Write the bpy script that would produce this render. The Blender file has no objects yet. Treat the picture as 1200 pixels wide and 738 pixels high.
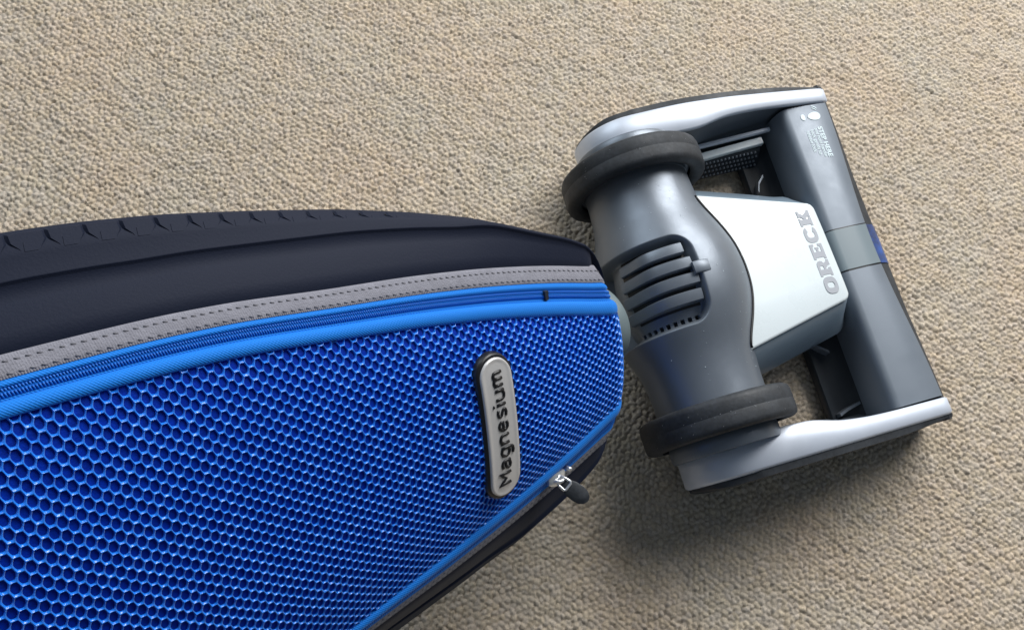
import bpy, bmesh, math, random
import numpy as np
from mathutils import Vector, Matrix
random.seed(4); rng = np.random.default_rng(7)
S = bpy.context.scene
COL = S.collection

# ------------------------------------------------------------------ camera
cam_d = bpy.data.cameras.new('camera'); cam = bpy.data.objects.new('camera', cam_d); COL.objects.link(cam)
cam_d.sensor_width = 36; cam_d.lens = 28.5; cam_d.clip_start = .01; cam_d.clip_end = 100
cam.matrix_world = Matrix(((.95925642, .24239867, -.1451551, -.26287807),
                           (-.27280709, .92830392, -.25264229, -.14785535),
                           (.07350789, .28194808, .95660957, .67601506), (0, 0, 0, 1)))
S.camera = cam
# ------------------------------------------------------------------ light
world = bpy.data.worlds.new('World'); S.world = world; world.use_nodes = True
bgn = world.node_tree.nodes['Background']
bgn.inputs[0].default_value = (.70, .84, 1, 1); bgn.inputs[1].default_value = .14
def area(name, loc, target, sx, sy, power, col):
    l = bpy.data.lights.new(name, 'AREA'); l.shape = 'RECTANGLE'; l.size = sx; l.size_y = sy
    l.energy = power; l.color = col
    o = bpy.data.objects.new(name, l); COL.objects.link(o); o.location = loc
    o.rotation_euler = (Vector(target) - Vector(loc)).to_track_quat('-Z', 'Y').to_euler()
    return o
area('window_light', (1.42, 1.36, 1.50), (-.02, 0, 0), 1.8, 1.35, 99, (1, .992, .975))
area('far_window_light', (-1.1, 2.3, 1.6), (-.2, .1, 0), 1.6, 1.3, 25, (.82, .92, 1))
S.view_settings.view_transform = 'Standard'; S.view_settings.look = 'None'
S.view_settings.exposure = 0; S.view_settings.gamma = 1
S.render.engine = 'CYCLES'

# ------------------------------------------------------------------ materials
def mat(name, col, rough=.5, metal=0., coat=0., spec=.5, sheen=0., bump=None, vary=None, extra=None):
    m = bpy.data.materials.new(name); m.use_nodes = True
    nt = m.node_tree; b = nt.nodes['Principled BSDF']
    b.inputs['Base Color'].default_value = (*col, 1); b.inputs['Roughness'].default_value = rough
    b.inputs['Metallic'].default_value = metal; b.inputs['Coat Weight'].default_value = coat
    b.inputs['Specular IOR Level'].default_value = spec
    if sheen:
        b.inputs['Sheen Weight'].default_value = sheen; b.inputs['Sheen Roughness'].default_value = .4
    tc = nt.nodes.new('ShaderNodeTexCoord')
    def noise(scale, detail=3, rough_=.6, vec=None):
        n = nt.nodes.new('ShaderNodeTexNoise'); n.inputs['Scale'].default_value = scale
        n.inputs['Detail'].default_value = detail; n.inputs['Roughness'].default_value = rough_
        nt.links.new(vec or tc.outputs['Object'], n.inputs['Vector']); return n
    if vary:                                   # list of (scale, amount): light and dark mottling of the stuff itself
        src = None
        for sc, amt in vary:
            n = noise(sc)
            mr = nt.nodes.new('ShaderNodeMapRange'); mr.inputs[1].default_value = .3; mr.inputs[2].default_value = .7
            mr.inputs[3].default_value = 1 - amt; mr.inputs[4].default_value = 1 + amt
            nt.links.new(n.outputs['Fac'], mr.inputs[0])
            if src is None: src = mr.outputs[0]
            else:
                mu = nt.nodes.new('ShaderNodeMath'); mu.operation = 'MULTIPLY'
                nt.links.new(src, mu.inputs[0]); nt.links.new(mr.outputs[0], mu.inputs[1]); src = mu.outputs[0]
        vm = nt.nodes.new('ShaderNodeVectorMath'); vm.operation = 'SCALE'; vm.inputs[0].default_value = col
        nt.links.new(src, vm.inputs['Scale']); nt.links.new(vm.outputs[0], b.inputs['Base Color'])
    if bump:
        h = None
        for sc, st in bump:
            n = noise(sc, 2); bp = nt.nodes.new('ShaderNodeBump'); bp.inputs['Strength'].default_value = st
            bp.inputs['Distance'].default_value = .001
            nt.links.new(n.outputs['Fac'], bp.inputs['Height'])
            if h: nt.links.new(h, bp.inputs['Normal'])
            h = bp.outputs[0]
        nt.links.new(h, b.inputs['Normal'])
    if name in ('gunmetal plastic', 'grey plastic', 'pearl white plastic', 'silver paint', 'blue grey plastic', 'black rubber', 'brushed badge metal'):
        n = noise(28, 5, .7); mr = nt.nodes.new('ShaderNodeMapRange'); mr.inputs[1].default_value = .35; mr.inputs[2].default_value = .7
        mr.inputs[3].default_value = rough*.86; mr.inputs[4].default_value = min(1, rough*1.25)
        nt.links.new(n.outputs['Fac'], mr.inputs[0]); nt.links.new(mr.outputs[0], b.inputs['Roughness'])
    if extra: extra(nt, b, tc, noise)
    return m

def carpet_extra(nt, b, tc, noise):
    vc = nt.nodes.new('ShaderNodeVertexColor'); vc.layer_name = 'yarn'
    n1 = noise(9, 2); n2 = noise(650, 3, .75)
    ramp = nt.nodes.new('ShaderNodeValToRGB')
    ramp.color_ramp.elements[0].position = .35; ramp.color_ramp.elements[0].color = (.565, .495, .40, 1)
    ramp.color_ramp.elements[1].position = .65; ramp.color_ramp.elements[1].color = (.60, .492, .378, 1)
    nt.links.new(n1.outputs['Fac'], ramp.inputs[0])
    m1 = nt.nodes.new('ShaderNodeMix'); m1.data_type = 'RGBA'; m1.blend_type = 'MULTIPLY'; m1.inputs[0].default_value = 1
    nt.links.new(ramp.outputs[0], m1.inputs[6]); nt.links.new(vc.outputs[0], m1.inputs[7])
    mr = nt.nodes.new('ShaderNodeMapRange'); mr.inputs[1].default_value = .3; mr.inputs[2].default_value = .7
    mr.inputs[3].default_value = .76; mr.inputs[4].default_value = 1.18
    nt.links.new(n2.outputs['Fac'], mr.inputs[0])
    vm = nt.nodes.new('ShaderNodeVectorMath'); vm.operation = 'SCALE'
    nt.links.new(m1.outputs[2], vm.inputs[0]); nt.links.new(mr.outputs[0], vm.inputs['Scale'])
    nt.links.new(vm.outputs[0], b.inputs['Base Color'])
M = {}
M['carpet'] = mat('carpet wool', (.5, .44, .36), .95, spec=.1, sheen=.15, bump=[(900, .7), (2200, .5)], extra=carpet_extra)
def weave_bump(scale_a, scale_b, strength, dist=.0004):
    def f(nt, b, tc, noise):
        # fine woven relief: two crossed wave textures on the object's own coordinates
        prev = None
        for sc, rot in ((scale_a, 0.6), (scale_b, -0.9)):
            mp = nt.nodes.new('ShaderNodeMapping'); mp.inputs['Rotation'].default_value = (0, 0, rot)
            nt.links.new(tc.outputs['Object'], mp.inputs['Vector'])
            w = nt.nodes.new('ShaderNodeTexWave'); w.inputs['Scale'].default_value = sc; w.inputs['Distortion'].default_value = .6
            nt.links.new(mp.outputs[0], w.inputs['Vector'])
            bp = nt.nodes.new('ShaderNodeBump'); bp.inputs['Strength'].default_value = strength; bp.inputs['Distance'].default_value = dist
            nt.links.new(w.outputs['Fac'], bp.inputs['Height'])
            if prev: nt.links.new(prev, bp.inputs['Normal'])
            prev = bp.outputs[0]
        nt.links.new(prev, b.inputs['Normal'])
    return f
M['net'] = mat('blue mesh net', (.006, .20, .84), .27, spec=.8, coat=.3, sheen=.25, bump=[(1500, .25)])
M['net_back'] = mat('blue mesh backing', (.0, .024, .30), .6, spec=.08, vary=[(300, .25)], bump=[(900, .3)])
M['tape'] = mat('blue tape', (.006, .185, .68), .65, spec=.2, sheen=.12, extra=weave_bump(260, 300, .4))
M['teeth'] = mat('blue zip coil', (.008, .15, .62), .35, spec=.5)
M['grey_tape'] = mat('grey binding', (.24, .24, .28), .8, spec=.2, sheen=.2, vary=[(120, .1)], extra=None, bump=[(900, .5)])
M['stitch'] = mat('grey thread', (.18, .18, .205), .8, spec=.2)
M['neoprene'] = mat('navy neoprene', (.006, .010, .026), .66, spec=.18, sheen=.07, bump=[(700, .12)])
M['silver'] = mat('silver paint', (.60, .65, .74), .42, metal=.22, coat=.12, bump=[(60, .02)])
M['white'] = mat('pearl white plastic', (.70, .77, .80), .28, coat=.3)
M['gun'] = mat('gunmetal plastic', (.17, .195, .23), .38, metal=.38, spec=.5, bump=[(1500, .06)])
M['gun_light'] = mat('grey plastic', (.19, .22, .26), .42, metal=.25, spec=.5, bump=[(1500, .08)])
M['dark'] = mat('dark plastic', (.02, .025, .032), .45)
M['rubber'] = mat('black rubber', (.030, .034, .040), .62, spec=.4, vary=[(60, .3), (400, .2)], bump=[(300, .15)])
M['neck'] = mat('grey green plastic', (.15, .19, .20), .4)
M['sage'] = mat('pale grey plastic', (.18, .225, .25), .42)
M['nozzle_side'] = mat('blue grey plastic', (.17, .225, .28), .33, coat=.2)
M['black'] = mat('black gloss', (.006, .006, .008), .4)
M['ink_grey'] = mat('grey lettering', (.36, .38, .42), .5)
M['ink_white'] = mat('white lettering', (.62, .74, .78), .5)
M['badge'] = mat('brushed badge metal', (.60, .59, .585), .42, metal=.35, bump=[(500, .05)])
M['chrome'] = mat('chrome', (.82, .83, .85), .30, metal=.8)
M['lens'] = mat('blue headlight lens', (.004, .05, .22), .35, coat=.15, vary=[(90, .7)])

# ------------------------------------------------------------------ helpers
def mesh_obj(name, verts, faces, material, parent=None, smooth=True, kind=None, angle=None):
    me = bpy.data.meshes.new(name)
    if isinstance(verts, np.ndarray): verts = verts.tolist()
    me.from_pydata(verts, [], faces); me.update()
    bm = bmesh.new(); bm.from_mesh(me); bmesh.ops.recalc_face_normals(bm, faces=bm.faces); bm.to_mesh(me); bm.free()
    return link(name, me, material, parent, smooth, kind, angle)
def link(name, me, material, parent=None, smooth=True, kind=None, angle=None):
    me.materials.append(M[material])
    me.polygons.foreach_set('use_smooth', [smooth] * len(me.polygons))
    if smooth and angle: 
        me.set_sharp_from_angle(angle=math.radians(angle))
    o = bpy.data.objects.new(name, me); COL.objects.link(o)
    if parent: o.parent = parent
    if kind: o['kind'] = kind
    return o
class MB:
    def __init__(s): s.v = []; s.f = []
    def add(s, v, f):
        k = len(s.v); s.v += [tuple(map(float, p)) for p in v]; s.f += [tuple(i + k for i in q) for q in f]
    def loft(s, rings, closed=True, cap=True):
        n = len(rings[0]); v = [p for r in rings for p in r]; f = []
        for i in range(len(rings) - 1):
            for j in range(n if closed else n - 1):
                k = (j + 1) % n; f.append((i*n + j, i*n + k, (i+1)*n + k, (i+1)*n + j))
        if cap and closed: f += [tuple(range(n - 1, -1, -1)), tuple((len(rings)-1)*n + j for j in range(n))]
        s.add(v, f)
    def box(s, c, ex, ey, ez):        # centre and three half-edge vectors
        c, ex, ey, ez = map(np.array, (c, ex, ey, ez)); v = []
        for a in (-1, 1):
            for b_ in (-1, 1):
                for d in (-1, 1): v.append(c + a*ex + b_*ey + d*ez)
        s.add(v, [(0,1,3,2),(4,6,7,5),(0,4,5,1),(2,3,7,6),(0,2,6,4),(1,5,7,3)])
    def tube(s, pts, r, n=8, closed=False):
        pts = [np.array(p, float) for p in pts]; rings = []
        L = len(pts)
        for i, p in enumerate(pts):
            if closed: t = pts[(i+1) % L] - pts[i-1]
            else: t = pts[min(i+1, L-1)] - pts[max(i-1, 0)]
            t = t / np.linalg.norm(t); u = np.cross(t, (0, 0, 1.)) 
            if np.linalg.norm(u) < .1: u = np.cross(t, (1., 0, 0))
            u /= np.linalg.norm(u); w = np.cross(t, u); rr = r[i] if hasattr(r, '__len__') else r
            rings.append([p + rr*(u*math.cos(a) + w*math.sin(a)) for a in np.linspace(0, 2*math.pi, n, endpoint=False)])
        if closed: rings.append(rings[0])
        s.loft(rings, True, not closed)
    def build(s, name, material, parent=None, **k): return mesh_obj(name, s.v, s.f, material, parent, **k)
def smooth_interp(xs, ys, sig=.012):
    xs = np.array(xs, float); ys = np.array(ys, float)
    g = np.linspace(xs[0] - .08, xs[-1] + .08, 1600); v = np.interp(g, xs, ys)
    v = np.where(g < xs[0], ys[0] + (g - xs[0])*(ys[1]-ys[0])/(xs[1]-xs[0]), v)
    v = np.where(g > xs[-1], ys[-1] + (g - xs[-1])*(ys[-1]-ys[-2])/(xs[-1]-xs[-2]), v)
    st = g[1] - g[0]; k = np.exp(-.5*(np.arange(-int(4*sig/st), int(4*sig/st)+1)*st/sig)**2); k /= k.sum()
    sm = np.convolve(np.pad(v, len(k)//2, mode='edge'), k, 'valid')
    return lambda t: np.interp(t, g, sm)
def text_mesh(txt, size, offset=0., extrude=.0003, spacing=1., xs=1., line=1.):
    c = bpy.data.curves.new('lettering', 'FONT'); c.body = txt; c.size = size; c.offset = offset; c.extrude = extrude
    c.space_character = spacing; c.align_x = 'CENTER'; c.align_y = 'CENTER'; c.resolution_u = 4; c.space_line = line
    o = bpy.data.objects.new('lettering', c); COL.objects.link(o)
    bpy.context.view_layer.update()
    me = bpy.data.meshes.new_from_object(o.evaluated_get(bpy.context.evaluated_depsgraph_get()))
    bpy.data.objects.remove(o); bpy.data.curves.remove(c)
    for v in me.vertices: v.co.x *= xs
    return me
def ss(a, b, x):
    t = np.clip((x - a)/(b - a), 0, 1); return t*t*(3 - 2*t)

# ------------------------------------------------------------------ carpet
def value_noise(x, y, seed):
    xi = np.floor(x).astype(int); yi = np.floor(y).astype(int); fx = x - xi; fy = y - yi
    fx = fx*fx*(3-2*fx); fy = fy*fy*(3-2*fy)
    def h(a, b):
        n = (a*374761393 + b*668265263 + seed*974711) & 0x7fffffff; n = ((n ^ (n >> 13))*1274126177) & 0x7fffffff
        return ((n ^ (n >> 16)) & 0xffff)/65535.
    return (h(xi, yi)*(1-fx) + h(xi+1, yi)*fx)*(1-fy) + (h(xi, yi+1)*(1-fx) + h(xi+1, yi+1)*fx)*fy
def make_carpet():
    x0, x1, y0, y1, st = -.80, .46, -.42, .48, .00105
    nx = int((x1-x0)/st); ny = int((y1-y0)/st)
    X, Y = np.meshgrid(np.linspace(x0, x1, nx), np.linspace(y0, y1, ny))
    X = X.ravel(); Y = Y.ravel()
    wx = X + .0016*(value_noise(X*300, Y*300, 1)-.5)*1.1 + .006*(value_noise(X*22, Y*22, 5)-.5)
    wy = Y + .0016*(value_noise(X*300, Y*300, 2)-.5)*1.1 + .006*(value_noise(X*22, Y*22, 6)-.5)
    an = math.radians(-52); p = .0049
    u = (wx*math.cos(an) + wy*math.sin(an))/(p*1.08); v = (-wx*math.sin(an) + wy*math.cos(an))/(p*.86)
    ui = np.floor(u).astype(int); vi = np.floor(v).astype(int)
    F1 = np.full(u.shape, 9.); F2 = F1.copy(); ID = np.zeros(u.shape)
    def h(a, b, s):
        n = (a*73856093 ^ b*19349663 ^ (s*83492791)) & 0x7fffffff; n = ((n ^ (n >> 13))*1274126177) & 0x7fffffff
        return ((n ^ (n >> 15)) & 0xffff)/65535.
    for da in (-1, 0, 1):
        for db in (-1, 0, 1):
            a = ui + da; b = vi + db
            px = a + .5 + (h(a, b, 1)-.5)*.6 + .5*(b & 1); py = b + .5 + (h(a, b, 2)-.5)*.5
            px = np.where((b & 1) == 1, px, px)
            d = np.hypot(u - px, v - py); idv = h(a, b, 3)
            nb = d < F1; F2 = np.where(nb, F1, np.minimum(F2, d)); ID = np.where(nb, idv, ID); F1 = np.where(nb, d, F1)
    e = np.clip((F2 - F1)/.42, 0, 1)
    Z = -.0031 + .0027*np.sqrt(np.clip(1-(1-e)**2, 0, 1))*(.5+.5*np.sqrt(ID)) - .0022*np.clip(F1, 0, 1)**2 + .0006*(u - np.floor(u))
    Z += .0009*(value_noise(X*480, Y*480, 3)-.5) + .0012*(value_noise(X*60, Y*60, 4)-.5)
    V = np.stack([X, Y, Z], 1)
    idx = (np.arange(ny-1)[:, None]*nx + np.arange(nx-1)[None, :]).ravel()
    Fc = np.stack([idx, idx+1, idx+nx+1, idx+nx], 1).astype(np.int32)
    # margin sheet round the dense patch: eight big quads, slightly lower, reaching across the room
    me = bpy.data.meshes.new('carpet')
    B_ = [(-4, -4), (x0, -4), (x1, -4), (4, -4), (-4, y0), (x0, y0), (x1, y0), (4, y0), (-4, y1), (x0, y1), (x1, y1), (4, y1), (-4, 4), (x0, 4), (x1, 4), (4, 4)]
    nb = len(V); V = np.concatenate([V, np.array([(a, b, -.0012) for a, b in B_])])
    q = np.array([(r*4+c, r*4+c+1, r*4+c+5, r*4+c+4) for r in range(3) for c in range(3) if not (r == 1 and c == 1)]) + nb
    Fc = np.concatenate([Fc, q.astype(np.int32)])
    me.vertices.add(len(V)); me.vertices.foreach_set('co', V.ravel().astype(np.float32))
    me.loops.add(Fc.size); me.loops.foreach_set('vertex_index', Fc.ravel())
    me.polygons.add(len(Fc)); me.polygons.foreach_set('loop_start', (np.arange(len(Fc))*4).astype(np.int32))
    me.update(calc_edges=True)
    ca = me.color_attributes.new('yarn', 'FLOAT_COLOR', 'POINT')
    br = .91 + .18*ID; hue = (ID*7.3) % 1.
    C3 = np.stack([br*(1+.03*(hue-.5)), br, br*(1-.10*(hue-.5)), np.ones_like(br)], 1)
    C3 = np.concatenate([C3, np.ones((len(B_), 4))]); ca.data.foreach_set('color', C3.ravel().astype(np.float32))
    o = link('carpet', me, 'carpet', None, True, 'structure'); return o
make_carpet()

# ------------------------------------------------------------------ the vacuum cleaner
vac = bpy.data.objects.new('vacuum_cleaner', None); COL.objects.link(vac)
vac['label'] = 'blue mesh-covered upright vacuum cleaner with grey motor head lying on beige carpet'
vac['category'] = 'vacuum cleaner'

# bag frame: t along the bag (0 at the lower end), w across, n out of the mesh face
P0 = np.array([-.1227, -.0564, .1377])
A = np.array([-.87114532, -.20833962, .44463518]); Wv = np.array([.09978783, .81151188, .57575242]); N = np.array([.48077877, -.54593321, .68615502])
def bag(s, w, n): return P0 + A*s + Wv*w + N*n
wm_f = smooth_interp([-.03, 0, .028, .06, .1, .15, .2, .245, .284, .35, .42, .48, .54], [.029, .034, .0435, .0525, .0625, .073, .0815, .089, .093, .096, .095, .088, .07], .014)
o1_f = smooth_interp([-.03, 0, .1, .2, .35, .54], [.022, .0215, .018, .0145, .0125, .012])
gw_f = smooth_interp([-.03, 0, .1, .2, .54], [.011, .011, .0105, .009, .0085])
wR_f = smooth_interp([0, .017, .04, .081, .124, .167, .215, .257, .293, .327, .4, .47, .54], [.079, .089, .098, .115, .127, .137, .146, .153, .157, .159, .158, .148, .125], .008)
nR_f = smooth_interp([0, .04, .08, .17, .54], [-.017, -.021, -.033, -.042, -.045], .012)
rid_f = smooth_interp([0, .077, .1, .144, .21, .28, .33, .54], [.0, .002, .006, .009, .014, .018, .018, .018], .008)  # ridge inset from rim
RB = .016
def path(t):                 # bends round the nose at the lower end: returns s, n, tangent normal (ds, dn)
    if t >= 0: return t, 0., 0., 1.
    th = min(-t/RB, 1.35); r = -t - th*RB
    return -RB*math.sin(th) - r*math.cos(th), -RB*(1-math.cos(th)) - r*math.sin(th), -math.sin(th), math.cos(th)
def surf(t, w, h):
    s, n, ds, dn = path(t); return bag(s + ds*h, w, n + dn*h)
def dome(t, w):
    wm = float(wm_f(t)); u = min(abs(w)/wm, 1.15)
    D = .0125*float(ss(-.03, .10, t))+.002
    return D*(1 - u**2.3) if u < 1 else -D*(u-1)*2.3
# mesh panel: real hexagonal net with rounded holes over a backing
def net_panel():
    p = .0054; hx = .866*p; v = []; f = []; key = {}; SX = .79
    kf = lambda t: 1.0 + .15*float(ss(.02, .38, t))          # the fabric is stretched wider further up the bag
    K = 12; ncol = int((.54+.03)/hx/SX)
    def vid(t, w, h):
        k = (round(t*2e5), round(w*2e5), round(h*2e5))
        if k not in key:
            key[k] = len(v); T = -.028 + t*SX; W_ = w*kf(T)
            v.append(surf(T, W_, dome(T, W_) + h))
        return key[k]
    R0 = p/math.sqrt(3)
    for i in range(ncol):
        t0 = i*hx; T0 = -.028 + t0*SX; wm = float(wm_f(T0))/kf(T0)
        jn = int(wm/p) + 2
        for j in range(-jn, jn+1):
            w0 = (j + .5*(i % 2))*p
            if abs(w0) > wm + .35*p: continue
            rings = []
            jt = random.uniform(-.02, .02)*p; jw = random.uniform(-.02, .02)*p; js = random.uniform(.95, 1.04)
            for ri, (mode, rr, h) in enumerate((('hex', 1., 0.), ('mix', .93, -.00012), ('circ', .440*js, -.00060), ('circ', .425*js, -.0012))):
                ring = []
                for k in range(K):
                    a = k*math.pi/6          # corners of this lattice's cell sit at multiples of 60 deg from the t axis
                    rh = (p/2)/math.cos(((a + math.pi/6) % (math.pi/3)) - math.pi/6) if False else (p/2)/math.cos(((a) % (math.pi/3)) - math.pi/6)
                    if mode == 'hex': r = rh; ring.append(vid(t0 + r*math.cos(a), w0 + r*math.sin(a), 0 if k % 2 else .00018)); continue
                    if mode == 'mix': r = rh*.94
                    else: r = p*rr*(1.04 if k % 2 == 0 else .985)
                    ring.append(vid(t0 + jt + r*math.cos(a), w0 + jw + r*math.sin(a), h))
                rings.append(ring)
            for q in range(3):
                for k in range(K): f.append((rings[q][k], rings[q][(k+1) % K], rings[q+1][(k+1) % K], rings[q+1][k]))
    o = mesh_obj('mesh_net', v, f, 'net', vac, kind='stuff')
    return o
net = net_panel()
rows = []
mb = MB()
for t in np.linspace(-.045, .54, 150):
    wm = float(wm_f(t)) + .002
    rows.append([surf(t, w, dome(t, w) - .0014) for w in np.linspace(-wm, wm, 41)])
mb.loft(rows, closed=False); mb.build('backing_fabric', 'net_back', vac)

# bands round the mesh: piping, zip tape, zip coil, grey binding with stitching
T_ = np.concatenate([np.linspace(-.045, 0, 22), np.linspace(.003, .54, 190)])
for sg in (1, -1):
    pi_, ta, bi = MB(), MB(), MB(); r1, r2, r3 = [], [], []
    for t in T_:
        wm = float(wm_f(t)); o1 = float(o1_f(t)); g = float(gw_f(t)); q = .42*o1
        dn = 0.
        r1.append([surf(t, sg*(wm + a*q), (h - .0010*float(1 - ss(-.005, .05, t))) if h > -.002 else h) for a, h in ((-.15, -.0035), (-.12, -.001), (.0, .0006), (.2, .0012), (.5, .0011), (.8, .0002), (.98, -.0012), (1.04, -.003), (1.0, -.006))])
        r2.append([surf(t, sg*(wm + a*o1), h) for a, h in ((.36, -.006), (.40, -.0042), (.46, -.0040), (.5, -.0048), (.80, -.0068), (.84, -.0060), (.92, -.0066), (1.04, -.0090))])
        b0 = wm + o1
        r3.append([surf(t, sg*(b0 + a*g), h) for a, h in ((-.02, -.0105), (-.03, -.0088), (.03, -.0080), (.25, -.0087), (.5, -.0102), (.8, -.0120), (.97, -.0133), (1.03, -.0146), (.98, -.018))])
    pi_.loft(r1, closed=False); pi_.build('piping', 'tape', vac)
    ta.loft(r2, closed=False); tp = ta.build('zip_tape', 'tape', vac)
    bi.loft(r3, closed=False); bd = bi.build('binding_tape', 'grey_tape', vac)
    tz = MB(); arc = -.03; k = 0
    while arc < .535:
        wm = float(wm_f(arc)); o1 = float(o1_f(arc))
        if not (sg == 1 and .0535 < arc < .0562):
            for row, (a, sh) in enumerate(((.585, 0), (.72, .5))):
                t = arc + sh*.00125
                wd = .0011
                c = surf(t, sg*(wm + a*o1), -.0046 - (a-.55)*.006)
                et = (surf(t+.0004, sg*(wm + a*o1), 0) - surf(t-.0004, sg*(wm + a*o1), 0))*.55
                ew = Wv*sg*wd + A*.0003*sg; en = N*.0007
                # little rounded tooth
                v = []; 
                for la in (-1, -.6, .6, 1):
                    sc = .45 if abs(la) == 1 else 1
                    v.append([c + ew*la + et*sc*x_ + en*sc*y_ for x_, y_ in ((-1, -1), (-.7, .8), (.7, .8), (1, -1))])
                tz.loft(v)
        arc += .00125
    tz.build('zip_coil', 'teeth', tp, kind='stuff')
    # groove shadow line is real: a thin cord between coil and tape edge
    cd = MB()
    for a in (.66,):
        cd.tube([surf(t, sg*(float(wm_f(t)) + a*float(o1_f(t))), -.0056) for t in T_[::2]], .0006, 6)
    cd.build('coil_cord', 'tape', tp)
    st = MB()
    for fr in (.2, .72):
        t = -.02
        while t < .53:
            b0 = float(wm_f(t)) + float(o1_f(t)); g = float(gw_f(t)); h = np.interp(fr, [0.03, .25, .5, .8], [-.0080, -.0087, -.0102, -.0120])
            c = surf(t, sg*(b0 + fr*g), h + .00015); e = surf(t+.0013, sg*(float(wm_f(t+.0013)) + float(o1_f(t+.0013)) + (fr+.03)*g), h + .00015) - c
            st.box(c, e*.75, Wv*.00035, N*.00022); t += .0042
    st.build('stitching', 'stitch', bd, kind='stuff')
    # cross ribs of the grosgrain binding
    rb = MB(); t = -.025
    while t < .53:
        b0 = float(wm_f(t)) + float(o1_f(t)); g = float(gw_f(t)); v = []
        for dt in (-.00045, 0, .00045):
            v.append([surf(t+dt + .0015*fr, sg*(b0 + fr*g), h + (.00022 if dt == 0 else -.0001)) for fr, h in ((.03, -.0080), (.25, -.0087), (.5, -.0102), (.8, -.0120), (.97, -.0133))])
        rb.loft(v, closed=False); t += .0011
    rb.build('grosgrain_rib', 'grey_tape', bd, kind='stuff')
# zip stop on the upper zip
c = surf(.0548, float(wm_f(.0548)) + .64*float(o1_f(.0548)), -.004)
mb = MB(); mb.box(c, A*.0013, Wv*.0030, N*.0012); mb.build('zip_stop', 'dark', vac, smooth=False)

# hull: dark neoprene sides and back
rings = []
def hull_ring(s, wsc=1., nd=0.):
    t = max(s, 0.); g0 = (float(wm_f(t)) + float(o1_f(t)) + float(gw_f(t)) - .0015)*wsc
    wR = float(wR_f(t))*wsc; nR = float(nR_f(t)) + nd*.3; ri = float(rid_f(t))
    wr = wR - ri*wsc; nr = -.0145 + (nR + .0145)*(.5 + .12*float(ss(0, .012, ri)))
    side = [(g0 - .012, -.0155 + nd), (g0, -.0138 + nd), (g0 + .001, -.0134 + nd),
            (g0 + (wr-g0)*.33, -.0142 + (nr+.0142)*.22 + nd*.8), (g0 + (wr-g0)*.7, -.0142 + (nr+.0142)*.58 + nd*.6),
            (wr - .0012, nr - .0002), (wr - .0003, nr + .0006), (wr + .0006, nr + .0004), (wr + .0010, nr - .0003*min(1, ri/.012)),
            (wr + ri*.45*wsc + .0011, nr - .0014*min(1, ri/.012)), (wR - .0015, nR + .0012), (wR, nR - .002), (wR - .001, nR - .010),
            (wR*.97, nR - .03), (wR*.86, nR - .048), (wR*.62, nR - .058), (wR*.3, nR - .062)]
    pts = [(w, n) for w, n in side] + [(-w, n) for w, n in side[::-1]]
    return [bag(s, w, n) for w, n in pts]
mb = MB()
rl = [hull_ring(-.0195, .30, -.045), hull_ring(-.0180, .48, -.032), hull_ring(-.0150, .64, -.022), hull_ring(-.0115, .76, -.015), hull_ring(-.0075, .86, -.010), hull_ring(-.003, .94, -.005), hull_ring(.001, .985, -.0012)]
for s in np.linspace(.005, .54, 130): rl.append(hull_ring(s))
mb.loft(rl); hull = mb.build('bag_shell', 'neoprene', vac)
# tread lugs along the rim: a flat wedge with two forked webs
def lug(s, sg):
    t = s; wR = float(wR_f(t)); ri = float(rid_f(t)); nR = float(nR_f(t)); sc = min(1., ri/.016); fade = sc
    wr = wR - ri; nr = -.0145 + (nR+.0145)*.62
    base = lambda ds, k: bag(s + ds, sg*(wr + ri*(.42 + .58*k) + float(wR_f(s+ds)) - wR), (nr - .0016) + ((nR + .0012) - (nr - .0016))*k)
    out = MB(); H = N*.0008*fade + Wv*sg*.0002
    def slab(poly, up=1.):                     # poly in (ds, k)
        lo = [base(a, b) - H*.4 for a, b in poly]; ct = sum(lo)/len(lo)
        hi = [base(a, b) + H for a, b in poly]; cu = sum(hi)/len(hi); hi2 = [cu + (h_ - cu)*.86 for h_ in hi]
        out.loft([lo, [cu*.06 + (l + H*.35*up)*.94 for l in lo], [cu + (h_ - cu)*.84 + H*(up-1)*.5 for h_ in hi]])
    L = .0073
    slab([(-L*1.03, .97), (-L*1.03, .60), (-L*.66, .32), (-L*.55, .10), (L*.55, .10), (L*.66, .32), (L*1.03, .60), (L*1.03, .97), (L*.3, 1.0), (-L*.3, 1.0)], 1.)
    slab([(-L*.30, .62), (-L*.42, .22), (L*.42, .22), (L*.30, .62)], 1.7)
    return out
for sg in (1, -1):
    s = .135
    while s < .52:
        lug(s, sg).build('tread_lug', 'neoprene', hull, angle=30); s += .0152
# raised inner strip of the rim between lugs and ridge is part of the shell

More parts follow.
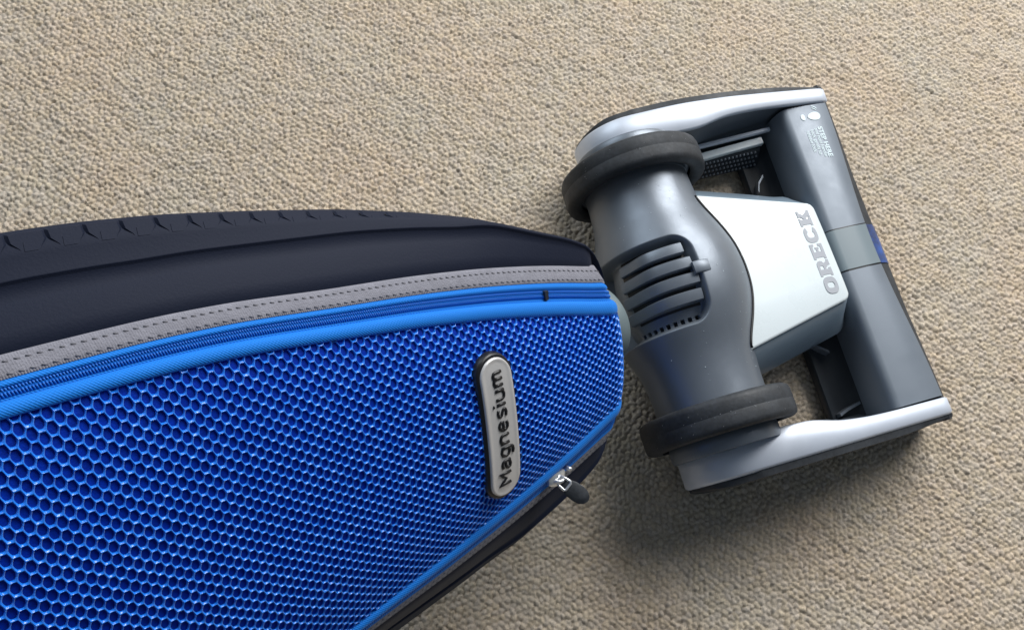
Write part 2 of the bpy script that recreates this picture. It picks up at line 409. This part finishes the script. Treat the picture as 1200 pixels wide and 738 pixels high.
# badge
def stadium(hl, hw, n=10):
    p = []
    for k in range(n+1): a = math.pi*k/n; p.append((hw*math.cos(a), (hl-hw) + hw*math.sin(a)))
    for k in range(n+1): a = math.pi + math.pi*k/n; p.append((hw*math.cos(a), -(hl-hw) + hw*math.sin(a)))
    # subdivide the long straight runs so the plate bends with the bag
    out = []
    for i, q in enumerate(p):
        r = p[(i+1) % len(p)]; out.append(q); d = math.dist(q, r); m = int(d/.006)
        for j in range(1, m): out.append((q[0] + (r[0]-q[0])*j/m, q[1] + (r[1]-q[1])*j/m))
    return out
BT = .1155
def bsurf(u, v, h): return surf(BT + u, v + .001, dome(BT + u, v*.75) + h)
def plate(name, hl, hw, prof, material, parent):
    mb = MB(); ringsb = []
    base = stadium(hl, hw)
    for inset, h in prof:
        k = (hw - inset)/hw; kl = (hl - inset)
        ringsb.append([bsurf(x*k, math.copysign(max(abs(y) - (hl-hw), 0)*k + min(abs(y), hl-hw)*(1 if inset < hw*.9 else 1), y), h) for x, y in base])
    mb.loft(ringsb, cap=False)
    n = len(base)
    # cross strips close the top: join matching points of the two long sides
    last = ringsb[-1]; kk = len(mb.v) - n
    half = n//2
    for i in range(half - 1):
        a, b = kk + i, kk + i + 1; c, d = kk + (n - 1 - i - (n - 2*half)), kk + (n - 2 - i - (n - 2*half))
    return mb, n, kk
def badge_plate(name, hl, hw, levels, material, parent):
    # grid in (u, v): rows along the length, edge heights follow levels[(distance from outline, height)]
    mb = MB(); nv, nu = 46, 14; rowsb = []
    dd = [l[0] for l in levels]; hh = [l[1] for l in levels]
    for i in range(nv+1):
        v = -hl + 2*hl*(.5 - .5*math.cos(math.pi*i/nv))
        c = max(abs(v) - (hl-hw), 0); hwv = math.sqrt(max(hw*hw - c*c, 1e-10)); row = []
        for j in range(nu+1):
            u = -hwv*math.cos(math.pi*j/nu)
            dist = hw - (math.hypot(u, c) if c > 0 else abs(u))
            row.append(bsurf(u, v, float(np.interp(dist, dd, hh))))
        rowsb.append(row)
    mb.loft(rowsb, closed=False); return mb.build(name, material, parent)
bz = badge_plate('badge_surround', .0475, .0138, [(0, -.003), (.0004, .0008), (.0014, .0016), (.003, .0014), (.012, .001)], 'black', vac)
bp = badge_plate('badge', .0450, .0118, [(0, .000), (.0003, .0023), (.0009, .0028), (.0015, .0028), (.0019, .0024), (.0118, .0026)], 'badge', vac)
STROKES = {
 'M': (5.5, [[(0,0),(0,7),(2.75,2.8),(5.5,7),(5.5,0)]]),
 'a': (3.8, [[(3.8,0),(3.8,3.4),(3.3,4.6),(2.1,5),(.4,4.5)], [(3.8,2.9),(1.8,2.9),(.4,2.3),(.1,1.4),(.5,.4),(1.8,0),(3,.3),(3.8,1.2)]]),
 'g': (4, [[(4,2.5),(3.5,4.3),(2,5),(.6,4.3),(0,2.5),(.6,.7),(2,0),(3.5,.7),(4,2.5)], [(4,5),(4,-.8),(3.3,-2),(1.8,-2.3),(.4,-1.9)]]),
 'n': (4, [[(0,0),(0,5)], [(0,3.5),(.8,4.7),(2.2,5),(3.6,4.4),(4,3.2),(4,0)]]),
 'e': (4, [[(.1,2.6),(4,2.6),(3.9,3.8),(3,4.8),(2,5),(.9,4.6),(.1,3.4),(0,2.5),(.3,1),(1.2,.1),(2.4,0),(3.8,.5)]]),
 's': (3.4, [[(3.4,4.6),(2,5),(.5,4.6),(.2,3.7),(.8,2.9),(2.6,2.2),(3.4,1.4),(3,.4),(1.8,0),(.1,.4)]]),
 'i': (0, [[(0,0),(0,5)], [(0,6.7),(0,7.2)]]),
 'u': (4, [[(0,5),(0,1.6),(.6,.4),(2,0),(3.2,.4),(4,1.4)], [(4,5),(4,0)]]),
 'm': (5.8, [[(0,0),(0,5)], [(0,3.5),(.7,4.7),(1.7,5),(2.7,4.4),(2.9,3.2),(2.9,0)], [(2.9,3.4),(3.7,4.7),(4.7,5),(5.6,4.4),(5.8,3.2),(5.8,0)]])}
word = 'Magnesium'; gap = 2.35; total = sum(STROKES[c_][0] for c_ in word) + gap*(len(word)-1); xc = -total/2
for ch in word:
    lm = MB()
    for li, ln in enumerate(STROKES[ch][1]):
        dense = []
        for (x0_, y0_), (x1_, y1_) in zip(ln[:-1], ln[1:]): dense += [(x0_, y0_), ((x0_+x1_)/2, (y0_+y1_)/2)]
        dense.append(ln[-1])
        lm.tube([bsurf((y - 2.8)*.00125, (x + xc)*.00136, .0024 + .00008*li) for x, y in dense], .00108, 7)
    lm.build('letter', 'black', bp); xc += STROKES[ch][0] + gap

# zip slider with pull on the lower zip
ts = .059; wsl = -(float(wm_f(ts)) + .66*float(o1_f(ts)))
sl = MB()
c = surf(ts, wsl, -.0025)
for k, (la, hw_, hh_) in enumerate(((0, 0, 0),)):
    v = []
    for a_, ww, zz in ((-.0075, .0036, .0014), (-.0055, .0050, .0024), (.002, .0048, .0028), (.0060, .0032, .0022), (.0075, .0020, .0012)):
        v.append([c + A*a_ + Wv*x*ww + N*z*zz for x, z in ((-1, -1), (-1, .6), (-.6, 1), (.6, 1), (1, .6), (1, -1))])
    sl.loft(v)
slider = sl.build('zip_slider', 'chrome', vac, angle=40)
hp = MB(); hp.tube([c + A*x + N*z for x, z in ((-.0042, .001), (-.0036, .004), (-.001, .0052), (.002, .0048), (.0042, .001))], .0013, 8)
hp.build('pull_bridge', 'chrome', slider)
# wire loop and leather-like tab hang outwards over the rim
D1 = np.array([.622, -.775, -.11]) + .12*np.array([-.145, -.253, .957]); D1 /= np.linalg.norm(D1); D2 = np.cross(np.array([-.145, -.253, .957])*.8 + N*.3, D1); D2 /= np.linalg.norm(D2)
lp = MB(); lc = c + N*.0036
q = [lc + D1*x + D2*y for x, y in ((-.001, -.0026), (.003, -.0034), (.0062, -.0036), (.0070, -.0028), (.0070, .0028), (.0062, .0036), (.003, .0034), (-.001, .0026))]
lp.tube(q, .0010, 8, closed=True); lp.build('pull_loop', 'chrome', slider)
tb = MB(); rg = []
D1t = D1 - np.array([-.145, -.253, .957])*.22; D1t /= np.linalg.norm(D1t)
tc0 = lc + D1*.0052
for x, y in ((-.001, .0032), (.001, .0046), (.0045, .0058), (.0105, .0060), (.0145, .0054), (.0172, .0036), (.0182, .0008)):
    rg.append([tc0 + D1t*x + D2*y*k + N*z for k, z in ((-1, 0), (-.85, .0007), (.85, .0007), (1, 0), (.85, -.0007), (-.85, -.0007))])
tb.loft(rg); tb.build('pull_tab', 'rubber', slider, angle=50)
pn = MB(); pn.tube([surf(ts-.010, wsl+.004, -.001) + N*z for z in (-.002, .003)], .0015, 8); pn.build('slider_pin', 'chrome', slider)

# neck between bag and motor
nc = bag(0, 0, -.052) + np.array([0, .004, 0]); mb = MB(); rg = []
ax = -A; u1 = np.cross(ax, (0, 0, 1.)); u1 /= np.linalg.norm(u1); u2 = np.cross(ax, u1)
for d, r in ((-.02, .028), (.02, .0300), (.036, .0310), (.0435, .0310), (.0452, .0302), (.0460, .028), (.0462, .02)):
    rg.append([nc + ax*d + r*(u1*math.cos(a) + u2*math.sin(a)) for a in np.linspace(0, 2*math.pi, 40, endpoint=False)])
mb.loft(rg); mb.build('neck', 'neck', vac, angle=50)

# motor housing: a waisted, bulging drum across the head
MX, MZ = -.038, .060
mr_f = smooth_interp([-.10, -.085, -.07, -.055, -.04, -.02, 0, .02, .04, .055, .07, .085, .10],
                     [.0435, .0435, .0445, .0475, .0535, .0595, .061, .0595, .0535, .0475, .0445, .0435, .0435], .007)
def rbox(y, t, y0, y1, t0, t1, r, soft):       # soft rounded rectangle mask, t scaled to metres
    dx = abs(y - (y0+y1)/2) - (y1-y0)/2 + r; dy = abs(t - (t0+t1)/2) - (t1-t0)/2 + r
    d = math.hypot(max(dx, 0), max(dy, 0)) + min(max(dx, dy), 0) - r
    return float(1 - ss(-soft, 0, d))
RC = (-.040, .031, 84, 250)                     # recess: y range, angle range (deg, from +x over the top)
def motor_r(y, deg):
    r = float(mr_f(y)); tt = math.radians(deg)*.06
    m = rbox(y, tt, RC[0], RC[1], math.radians(RC[2])*.06, math.radians(RC[3])*.06, .016, .0055)
    r -= (.0105 + .006*float(ss(150, 190, deg)))*m
    # row of small square holes along the lower lip of the recess
    if RC[0] + .003 < y < RC[0] + .0085:
        for k in range(9):
            dk = 95 + k*7.2
            if abs(deg - dk) < 1.75 and abs(y - (RC[0] + .0058)) < .0016: r -= .004*m + .003
    return r
ys = np.concatenate([np.linspace(-.10, -.042, 26), np.linspace(-.041, .033, 112), np.linspace(.035, .10, 26)])
dg = np.concatenate([np.arange(-150, 66, 6), np.arange(66, 210, .8)])
mb = MB(); mb.loft([[(MX + motor_r(y, d)*math.cos(math.radians(d)), y, MZ + motor_r(y, d)*math.sin(math.radians(d))) for d in dg] for y in ys], cap=False)
motor = mb.build('motor_housing', 'gun', vac, angle=60)
def mpt(y, deg, h): 
    r = float(mr_f(y)) + h; return np.array([MX + r*math.cos(math.radians(deg)), y, MZ + r*math.sin(math.radians(deg))])
# curved vent ribs standing in the recess, dark gaps between them
for i, (yc, d0, d1) in enumerate(((.0190, 91, 150), (.0062, 88.5, 152), (-.0066, 87, 155), (-.0194, 88, 158))):
    rg = []
    for d in np.linspace(d0, d1, 18):
        e = -.0026 - .0050*float(ss(d0+26, d1-8, d)); sk = .0
        rg.append([mpt(yc + a, d, h) for a, h in ((-.0046, -.013), (-.0046, e - .0016), (-.0038, e - .0003), (0, e), (.0038, e - .0003), (.0046, e - .0016), (.0046, -.013))])
    rb = MB(); rb.loft(rg); rb.build('vent_rib', 'gun', motor, angle=40)
gb = MB(); rg = []  # black sheet added to darken the hollow behind the ribs, standing for shade
for d in np.linspace(84, 150, 20): rg.append([mpt(y, d, -.0101) for y in np.linspace(-.026, .026, 12)])
gb.loft(rg, closed=False); gb.build('vent_shade_sheet', 'black', motor)
for y_, d_ in ((.0, 82.5),):
    cp = MB(); rg = []
    for d in np.linspace(d_ - 5, d_ + 7, 8):
        e = .0016 - .0009*abs((d - d_ - 1)/6)**2
        rg.append([mpt(y_ + a, d, h) for a, h in ((-.0048, -.003), (-.0046, e - .0008), (-.0036, e), (.0036, e), (.0046, e - .0008), (.0048, -.003))])
    cp.loft(rg); cp.build('vent_clip', 'gun_light', motor, angle=40)

# wheels
def revolve(prof, yc, sg, seg=72, cx=MX, cz=MZ):
    mb = MB(); mb.loft([[(cx + r*math.cos(a), yc + sg*y, cz + r*math.sin(a)) for a in np.linspace(0, 2*math.pi, seg, endpoint=False)] for r, y in prof], cap=False); return mb
for sg in (1, -1):
    wh = bpy.data.objects.new('wheel', None); COL.objects.link(wh); wh.parent = vac
    yc = sg*.1035 if sg > 0 else -.1085
    R_ = .060
    revolve([(.047, -.009), (.0485, -.0115), (.052, -.0125), (.0565, -.0125), (.0592, -.0108), (R_, -.008), (R_+.0002, -.0007), (R_-.0000, -.0002), (R_-.0000, .0002), (R_+.0002, .0007), (R_, .008), (.0592, .0108), (.0565, .0125), (.048, .0125), (.047, .009)], yc, sg).build('tyre', 'rubber', wh, angle=45)
    revolve([(.030, -.008), (.0405, -.008), (.0415, -.0095), (.0440, -.0095), (.0445, -.006), (.0472, -.006), (.0475, .006), (.046, .0085), (.030, .0085)], yc, sg).build('rim', 'gun', wh, angle=40)
    revolve([(.020, .0), (.0420, .0), (.0430, .0015), (.0432, .010), (.0420, .0125), (.02, .0125)], yc + sg*.0112, sg).build('hub_cap', 'gun', wh, angle=40)

# nozzle duct with white cover
def nz_top(x): return .0905 - .0225*(x/.103)**1.0
def nz_hw(x): return .0655 - .0225*(x/.103)
mb = MB(); rg = []
for x, e, dz in [(x, 0, 0) for x in np.linspace(-.03, .096, 16)] + [(.100, .0012, -.0004), (.103, .0032, -.002), (.105, .0062, -.0055), (.1063, .010, -.013), (.1066, .0105, -.035)]:
    h = nz_hw(x) - e; z = nz_top(x) - .0032 + dz; zl = max(z - .028, .046) if e < .006 else min(z - .002, .046); zb = .022
    side = [(h - .006, z - .0004), (h - .0005, z - .0005), (h + .0014, z - .0016), (h + .0195*min(1, (z-zl)/.028), zl), (h + .0200, zl - .008), (h + .014, zb), (h - .01, zb - .004)]
    rg.append([(x, y, zz) for y, zz in side] + [(x, -y, zz) for y, zz in side[::-1]])
mb.loft(rg); nz = mb.build('nozzle_duct', 'nozzle_side', vac, angle=35)
mb = MB(); rg = []
for x, e, dz in [(x, 0, 0) for x in np.linspace(-.03, .0965, 16)] + [(.0995, .0010, -.0003), (.1015, .0028, -.0011), (.1028, .0052, -.0026), (.1030, .0056, -.0045)]:
    h = nz_hw(x) - e; z = nz_top(x) + dz
    side = [(h*.5, z + .0004), (h - .0025, z), (h - .0010, z - .0005), (h - .0003, z - .0018), (h - .0006, z - .0046)]
    rg.append([(x, y, zz) for y, zz in side] + [(x, -y, zz) for y, zz in side[::-1]])
mb.loft(rg); cover = mb.build('nozzle_cover', 'white', vac, angle=50)
# black tube stands in for the dark open gap between cover and drum
pts = []
for y in np.linspace(-.082, .078, 70):
    h = nz_hw(0)
    x = .03
    for _ in range(30):
        ya = abs(y); zt = nz_top(x) - (0 if ya < nz_hw(x) - .002 else (ya - nz_hw(x) + .002)*3.2)
        zt = max(zt, .045)
        r = float(mr_f(y)); dz = zt - MZ
        x = .5*x + .5*(MX + math.sqrt(max(r*r - dz*dz, 0)))
    pts.append((x + .0003, y, zt + .0002))
mb = MB(); mb.tube(pts, .0013, 8); mb.build('cover_gap_line', 'black', vac)
LET = {
 'R': [[(0,0),(7,0),(7,2),(5.8,2),(5.8,4.2),(7,4.2),(9.2,1.4),(9.2,0),(14,0),(14,2),(13,2),(11.2,4.9),(13,6),(13.6,7.8),(13.2,9.8),(11.6,11.1),(9.5,11.5),(0,11.5),(0,9.5),(1.3,9.5),(1.3,2),(0,2)], [(5.8,6.2),(5.8,9.4),(8,9.4),(8.9,9),(9.2,7.8),(8.9,6.6),(8,6.2)]],
 'E': [[(0,0),(13.5,0),(13.5,4),(11.8,4),(11,2.4),(6.5,2.4),(6.5,4.8),(9,4.8),(9,4),(10.5,4),(10.5,7.5),(9,7.5),(9,6.7),(6.5,6.7),(6.5,9.1),(11,9.1),(11.8,7.7),(13.5,7.7),(13.5,11.5),(0,11.5),(0,9.4),(1.5,9.4),(1.5,2.1),(0,2.1)]],
 'K': [[(0,0),(7.2,0),(7.2,2),(6,2),(6,3.8),(7,4.6),(8.6,2),(7.8,2),(7.8,0),(14,0),(14,2),(13.2,2),(10,6.4),(12.4,9.5),(14,9.5),(14,11.5),(8.4,11.5),(8.4,9.5),(9,9.5),(6,6.4),(6,9.5),(7.2,9.5),(7.2,11.5),(0,11.5),(0,9.5),(1.3,9.5),(1.3,2),(0,2)]]}
def sq(cx, cy, rx, ry, a, e=.72):
    c_, s_ = math.cos(a), math.sin(a); return (cx + rx*math.copysign(abs(c_)**e, c_), cy + ry*math.copysign(abs(s_)**e, s_))
LET['O'] = [[sq(7, 5.75, 7.2, 5.95, a) for a in np.linspace(0, 2*math.pi, 32, endpoint=False)], [sq(7, 5.75, 2.6, 3.2, a) for a in np.linspace(0, 2*math.pi, 24, endpoint=False)]]
LET['C'] = [[sq(7, 5.75, 7.2, 5.95, a) for a in np.linspace(.42, 2*math.pi - .5, 30)] + [sq(7, 5.75, 2.7, 3.3, a) for a in np.linspace(2*math.pi - .62, .55, 22)]]
def glyph(ch):
    c = bpy.data.curves.new('glyph', 'CURVE'); c.dimensions = '2D'; c.fill_mode = 'BOTH'; c.extrude = .1
    for loop in LET[ch]:
        sp = c.splines.new('POLY'); sp.points.add(len(loop) - 1); sp.use_cyclic_u = True
        for p_, (x, y) in zip(sp.points, loop): p_.co = (x, y, 0, 1)
    o = bpy.data.objects.new('glyph', c); COL.objects.link(o); bpy.context.view_layer.update()
    me = bpy.data.meshes.new_from_object(o.evaluated_get(bpy.context.evaluated_depsgraph_get()))
    bpy.data.objects.remove(o); bpy.data.curves.remove(c); return me
for k, ch in enumerate('ORECK'):
    me = glyph(ch)
    for v in me.vertices:
        tx, ty, tz = v.co; q = (tx + k*15.0 - 37.)*.00100; hgt = (ty - 5.75)*.00108
        x = .0875 - hgt + .012*q*0; y = q + .0005
        v.co = (x, y, nz_top(x) + .0006 + tz*.001)
    link('letter', me, 'ink_grey', cover, smooth=False)

# side arms
SH = .025
AC = (-.028, .038, .0425)
def arm_top(x):
    if x < AC[0]: return AC[1] + math.sqrt(max(AC[2]**2 - (x - AC[0])**2, 0))
    return float(arm_s(x))
arm_s = smooth_interp([-.06, -.028, .0, .02, .06, .106, .14, .160], [.0805, .0805, .0815, .0812, .0755, .0645, .0560, .0510], .007)
inner_f = smooth_interp([-.09, -.04, 0, .025, .05, .08, .11, .16], [.1285, .1285, .1275, .1275, .1345, .1375, .1385, .1390], .007)
def arm_path():
    p = [(AC[0] + AC[2]*math.cos(math.radians(a)), AC[1] + AC[2]*math.sin(math.radians(a))) for a in range(215, 96, -6)]
    p += [(x, arm_top(x)) for x in np.linspace(-.028, .1545, 34)]
    p += [(.1590, .0508), (.1610, .0490), (.1620, .0465), (.1625, .039)]
    return p
for sg in (1, -1):
    ap = arm_path(); rg = []; rd = []
    for i, (x, z) in enumerate(ap):
        a = np.array(ap[max(i-1, 0)]); b = np.array(ap[min(i+1, len(ap)-1)]); tn = (b - a)/np.linalg.norm(b - a); nn = np.array([tn[1], -tn[0]])*-1
        yi = float(inner_f(x)); yo = .1530
        if x > .15: pass
        def P(y, h): return (x + nn[0]*h + SH*sg*y*float(ss(.02, .12, x)), sg*y, z + nn[1]*h)
        drop = -.0085 if x < .1 else -.0085 + .004*ss(.1, .15, x)
        rg.append([P(yi + .0012, -.005), P(yi - .0002, -.0035), P(yi, -.0010), P(yi + .0012, .0004), P((yi+yo)/2, .0005), P(yo - .0020, .0006), P(yo - .0004, -.0010), P(yo + .0006, -.0035), P(yo + .0010, drop), P(yo - .001, drop - .0004)])
        bot = (x + SH*sg*yo*float(ss(.02, .12, x)))
    ms = MB(); ms.loft(rg); ms.build('side_arm', 'silver', vac, angle=50)
    # core under the silver skin
    rg = []
    for x in np.linspace(-.068, .156, 50):
        zt = arm_top(x) - .0035 if x > AC[0] else AC[1] + math.sqrt(max(.0402**2 - (x-AC[0])**2, .00002)); zb = .006 if x > AC[0] else max(AC[1] - math.sqrt(max(.0402**2 - (x-AC[0])**2, .00002)), .006)
        yi = float(inner_f(x)) + .0015; sh = lambda y: SH*sg*y*float(ss(.02, .12, x))
        yw = yi - .010*float(ss(.0, .05, x))
        zz = .045
        rg.append([(x + sh(y), sg*y, z) for y, z in ((yi, zt), (.1520, zt), (.1530, zb), (yw, zb), (yw, zb + .003), (yi - .003, zb + (zt - zb)*.35), (yi + .001, zb + (zt - zb)*.65))])
    mc = MB(); mc.loft(rg); mc.build('arm_liner', 'gun', vac, angle=50)
    # rubber cheek strip outside the arm
    rg = []
    for x in np.linspace(-.0685, .1615, 60):
        zt = (arm_top(x) if x > AC[0] else AC[1] + math.sqrt(max(.0412**2 - (x-AC[0])**2, .00003))) - .0022; zb = .005 if x > AC[0] else max(AC[1] - math.sqrt(max(.0412**2 - (x-AC[0])**2, .00003)), .005)
        zb = max(zb, zt - .055); sh = lambda y: SH*sg*y*float(ss(.02, .12, x))
        th = .0046*float(ss(-.075, -.045, x))*float(1 - .7*ss(.10, .165, x)) + .0006
        rg.append([(x + sh(y), sg*y, z) for y, z in ((.1515, zt - .004), (.1530, zt), (.1534 + th, zt - .0010), (.1540 + th, zt - .004), (.1540 + th, zb + .002), (.1520, zb))])
    mk = MB(); mk.loft(rg); mk.build('bumper_cheek', 'rubber', vac, angle=50)

# brush housing across the front
def bar_loft(sec, y0, y1, n=40):
    rg = []
    for y in np.linspace(y0, y1, n):
        rg.append([(x + SH*y, y, z) for x, z in sec(y)])
    mb = MB(); mb.loft(rg); return mb
def edge_x(y): return .1500 + .0075*float(ss(.0, .14, abs(y)))
def top_sec(y, g=0.):
    ex = edge_x(y); i = 0
    return [(.1050, .012), (.1060 - g, .030), (.1080 - g, .0440), (.1100 - g, .0508 + g*.5), (.1118 - g*.8, .0540 + g), (.1142, .0556 + g), (.1175, .0560 + g), (.1350, .0547 + g), (ex - .0012, .0520 + g), (ex, .0505 + g*.6), (ex - .002, .046), (.115, .030)]
top = bar_loft(top_sec, -.1372, .1372); hs = top.build('brush_housing', 'gun_light', vac, angle=50)
def bump_sec(y):
    ex = edge_x(y); bx = .1680
    return [(ex - .003, .0485), (ex - .0004, .0495), (ex + (bx-ex)*.5, .0440), (bx - .001, .0345), (bx, .031), (bx + .0005, .010), (bx - .002, .004), (ex - .02, .006)]
bar_loft(bump_sec, -.1570, .1570).build('front_bumper', 'rubber', vac, angle=50)
def tray_sec(y): return [(.0780, .006), (.0785, .013), (.0800, .0145), (.0880, .0120), (.0970, .0125), (.1020, .0150), (.1060, .0220), (.114, .022), (.114, .006)]
bar_loft(tray_sec, -.1380, .1280).build('brush_tray', 'dark', vac, angle=50)
# centre latch with seam and blue lens
y0, y1 = -.0175, .0185
def clip_sec(g):
    def f(y):
        p = top_sec(y, g)[1:10]; return p + [(p[-1][0] - .004, .040), (.112, .030)]
    return f
bar_loft(clip_sec(.00025), y0 - .0011, y1 + .0011, 6).build('latch_seam', 'black', vac, angle=50)
latch = bar_loft(clip_sec(.0008), y0, y1, 8).build('centre_latch', 'sage', vac, angle=50)
def lens_sec(y):
    ex = edge_x(y); bx = .1680
    return [(ex + .0005, .0502), (ex + (bx-ex)*.5, .0450), (bx - .0012, .0357), (bx - .002, .033), (ex - .001, .046)]
bar_loft(lens_sec, y0, y1, 8).build('headlight_lens', 'lens', vac, angle=40)
# ribs in the tray
for pts_, hh in (([(.084, -.1290), (.092, -.1262), (.1045, -.1235)], .021), ([(.082, -.066), (.088, -.0705), (.094, -.0755)], .021), ([(.083, .080), (.086, .088), (.092, .094)], .022)):
    rg = []
    for x, y in pts_:
        d = np.array([0, .0016, 0]); rg.append([np.array([x + SH*y, y, 0]) + q_ for q_ in (np.array([0, -.0018, .010]), np.array([0, -.0012, hh]), np.array([0, .0012, hh]), np.array([0, .0018, .010]))])
    rb = MB(); rb.loft(rg); rb.build('tray_rib', 'gun', vac, angle=30)
# silver sole strip and perforated grille below the far arm
def strip(pts_, z0, z1, wy, name, material):
    rg = []
    for x, y in pts_: rg.append([(x, y - wy, z0), (x, y - wy, z1 - .0006), (x, y - wy + .0006, z1), (x, y + wy, z1), (x, y + wy, z0)])
    mb = MB(); mb.loft(rg); return mb.build(name, material, vac, angle=40)
strip([(.030, .1205), (.1005, .1235)], .028, .0335, .0032, 'sole_strip', 'white')
strip([(.030, .1285), (.108, .1300)], .036, .0395, .0016, 'arm_lip', 'silver')
gr = MB()
for r in range(4):
    for c_ in range(18):
        x = .030 + c_*.0037 + (r % 2)*.0018; gr.tube([(x, .1168 - r*.0022, .0272 - r*.0042), (x, .1150 - r*.0022, .0266 - r*.0042)], .0011, 6)
grid_b = MB(); grid_b.loft([[(x, .1190, .029), (x, .1165, .0275), (x, .1085, .011), (x, .1190, .008)] for x in (.029, .098)]); gp = grid_b.build('sole_grille', 'dark', vac, smooth=False)
gr.build('grille_stud', 'gun', gp, kind='stuff')

# printed marks on the housing top
def print_text(txt, size, x, y, offset=0., xs=1.):
    me = text_mesh(txt, size, offset=offset, extrude=.00005, xs=xs)
    for v in me.vertices:
        tx, ty, tz = v.co; X_ = x + ty; Y_ = y - tx; zt = float(np.interp(X_, [.1175, .1350, .152], [.0560, .0547, .0525]))
        v.co = (X_ + SH*Y_, Y_, zt + .00025 + tz)
    link('lettering', me, 'ink_white', hs, smooth=False)
print_text('STEP HERE', .0064, .1412, .0999, .00018, 1.0)
for i, l in enumerate(('and hold handle', 'back gently to', 'release lock')): print_text(l, .0046, .1369 - i*.0042, .0999 + (0, .0008, .0022)[i], .00008, .95)
def flat(poly, name):
    mb = MB()
    P = []
    for x, y in poly: P.append((x + SH*y, y, float(np.interp(x, [.1175, .1350, .152], [.0560, .0547, .0525])) + .0003))
    mb.loft([P, [(a, b, c_ + .00012) for a, b, c_ in P]]); mb.build(name, 'ink_white', hs, smooth=False)
flat([(.1402 + .0066*math.cos(a)*(1 if math.cos(a) < 0 else .95), .1258 + .0040*math.sin(a)*(1.0 + .18*math.cos(a))) for a in np.linspace(0, 2*math.pi, 24, endpoint=False)], 'footprint_sole')
flat([(.1296 + .0028*math.cos(a)*(1 if math.cos(a) < 0 else .55), .1262 + .0031*math.sin(a)) for a in np.linspace(0, 2*math.pi, 16, endpoint=False)], 'footprint_heel')
for r0_ in (.0100, .0125):
    arc = [(.1400 + .0, .1195)]
    pts_o = [(.1400 + r0_*math.cos(a)*.62, .1262 + r0_*math.sin(a)*.80) for a in np.linspace(.75, 1.45, 7)]
    pts_i = [(.1400 + (r0_-.0011)*math.cos(a)*.62, .1262 + (r0_-.0011)*math.sin(a)*.80) for a in np.linspace(1.45, .75, 7)]
    flat(pts_o + pts_i, 'motion_mark')

# dust and lint caught on the dark plastic
ds = MB(); rr = random.Random(11)
for _ in range(70):
    y = rr.uniform(-.085, .085); d = rr.uniform(40, 140)
    if -.045 < y < .036 and d > 76: continue
    c = mpt(y, d, .0001); r = rr.uniform(.00012, .0003)
    ds.tube([c, c + np.array([rr.uniform(-1, 1), rr.uniform(-1, 1), .1])*r*2.2], r*.8, 5)
ds.build('dust', 'ink_white', motor, kind='stuff')

for sgn, yc in ((1, .1035), (-1, -.1085)):
    lt = MB()
    for _ in range(26):
        d = math.radians(rr.uniform(20, 165)); y = yc + rr.uniform(-.009, .009); R1 = .0604
        c = np.array([MX + R1*math.cos(d), y, MZ + R1*math.sin(d)]); t_ = np.array([rr.uniform(-1, 1), rr.uniform(-1, 1), rr.uniform(-.2, .2)])*rr.uniform(.0003, .0014)
        lt.tube([c, c + t_*.5 + np.array([0, 0, .0002]), c + t_], .00009, 4)
    lt.build('lint', 'ink_grey', vac, kind='stuff')
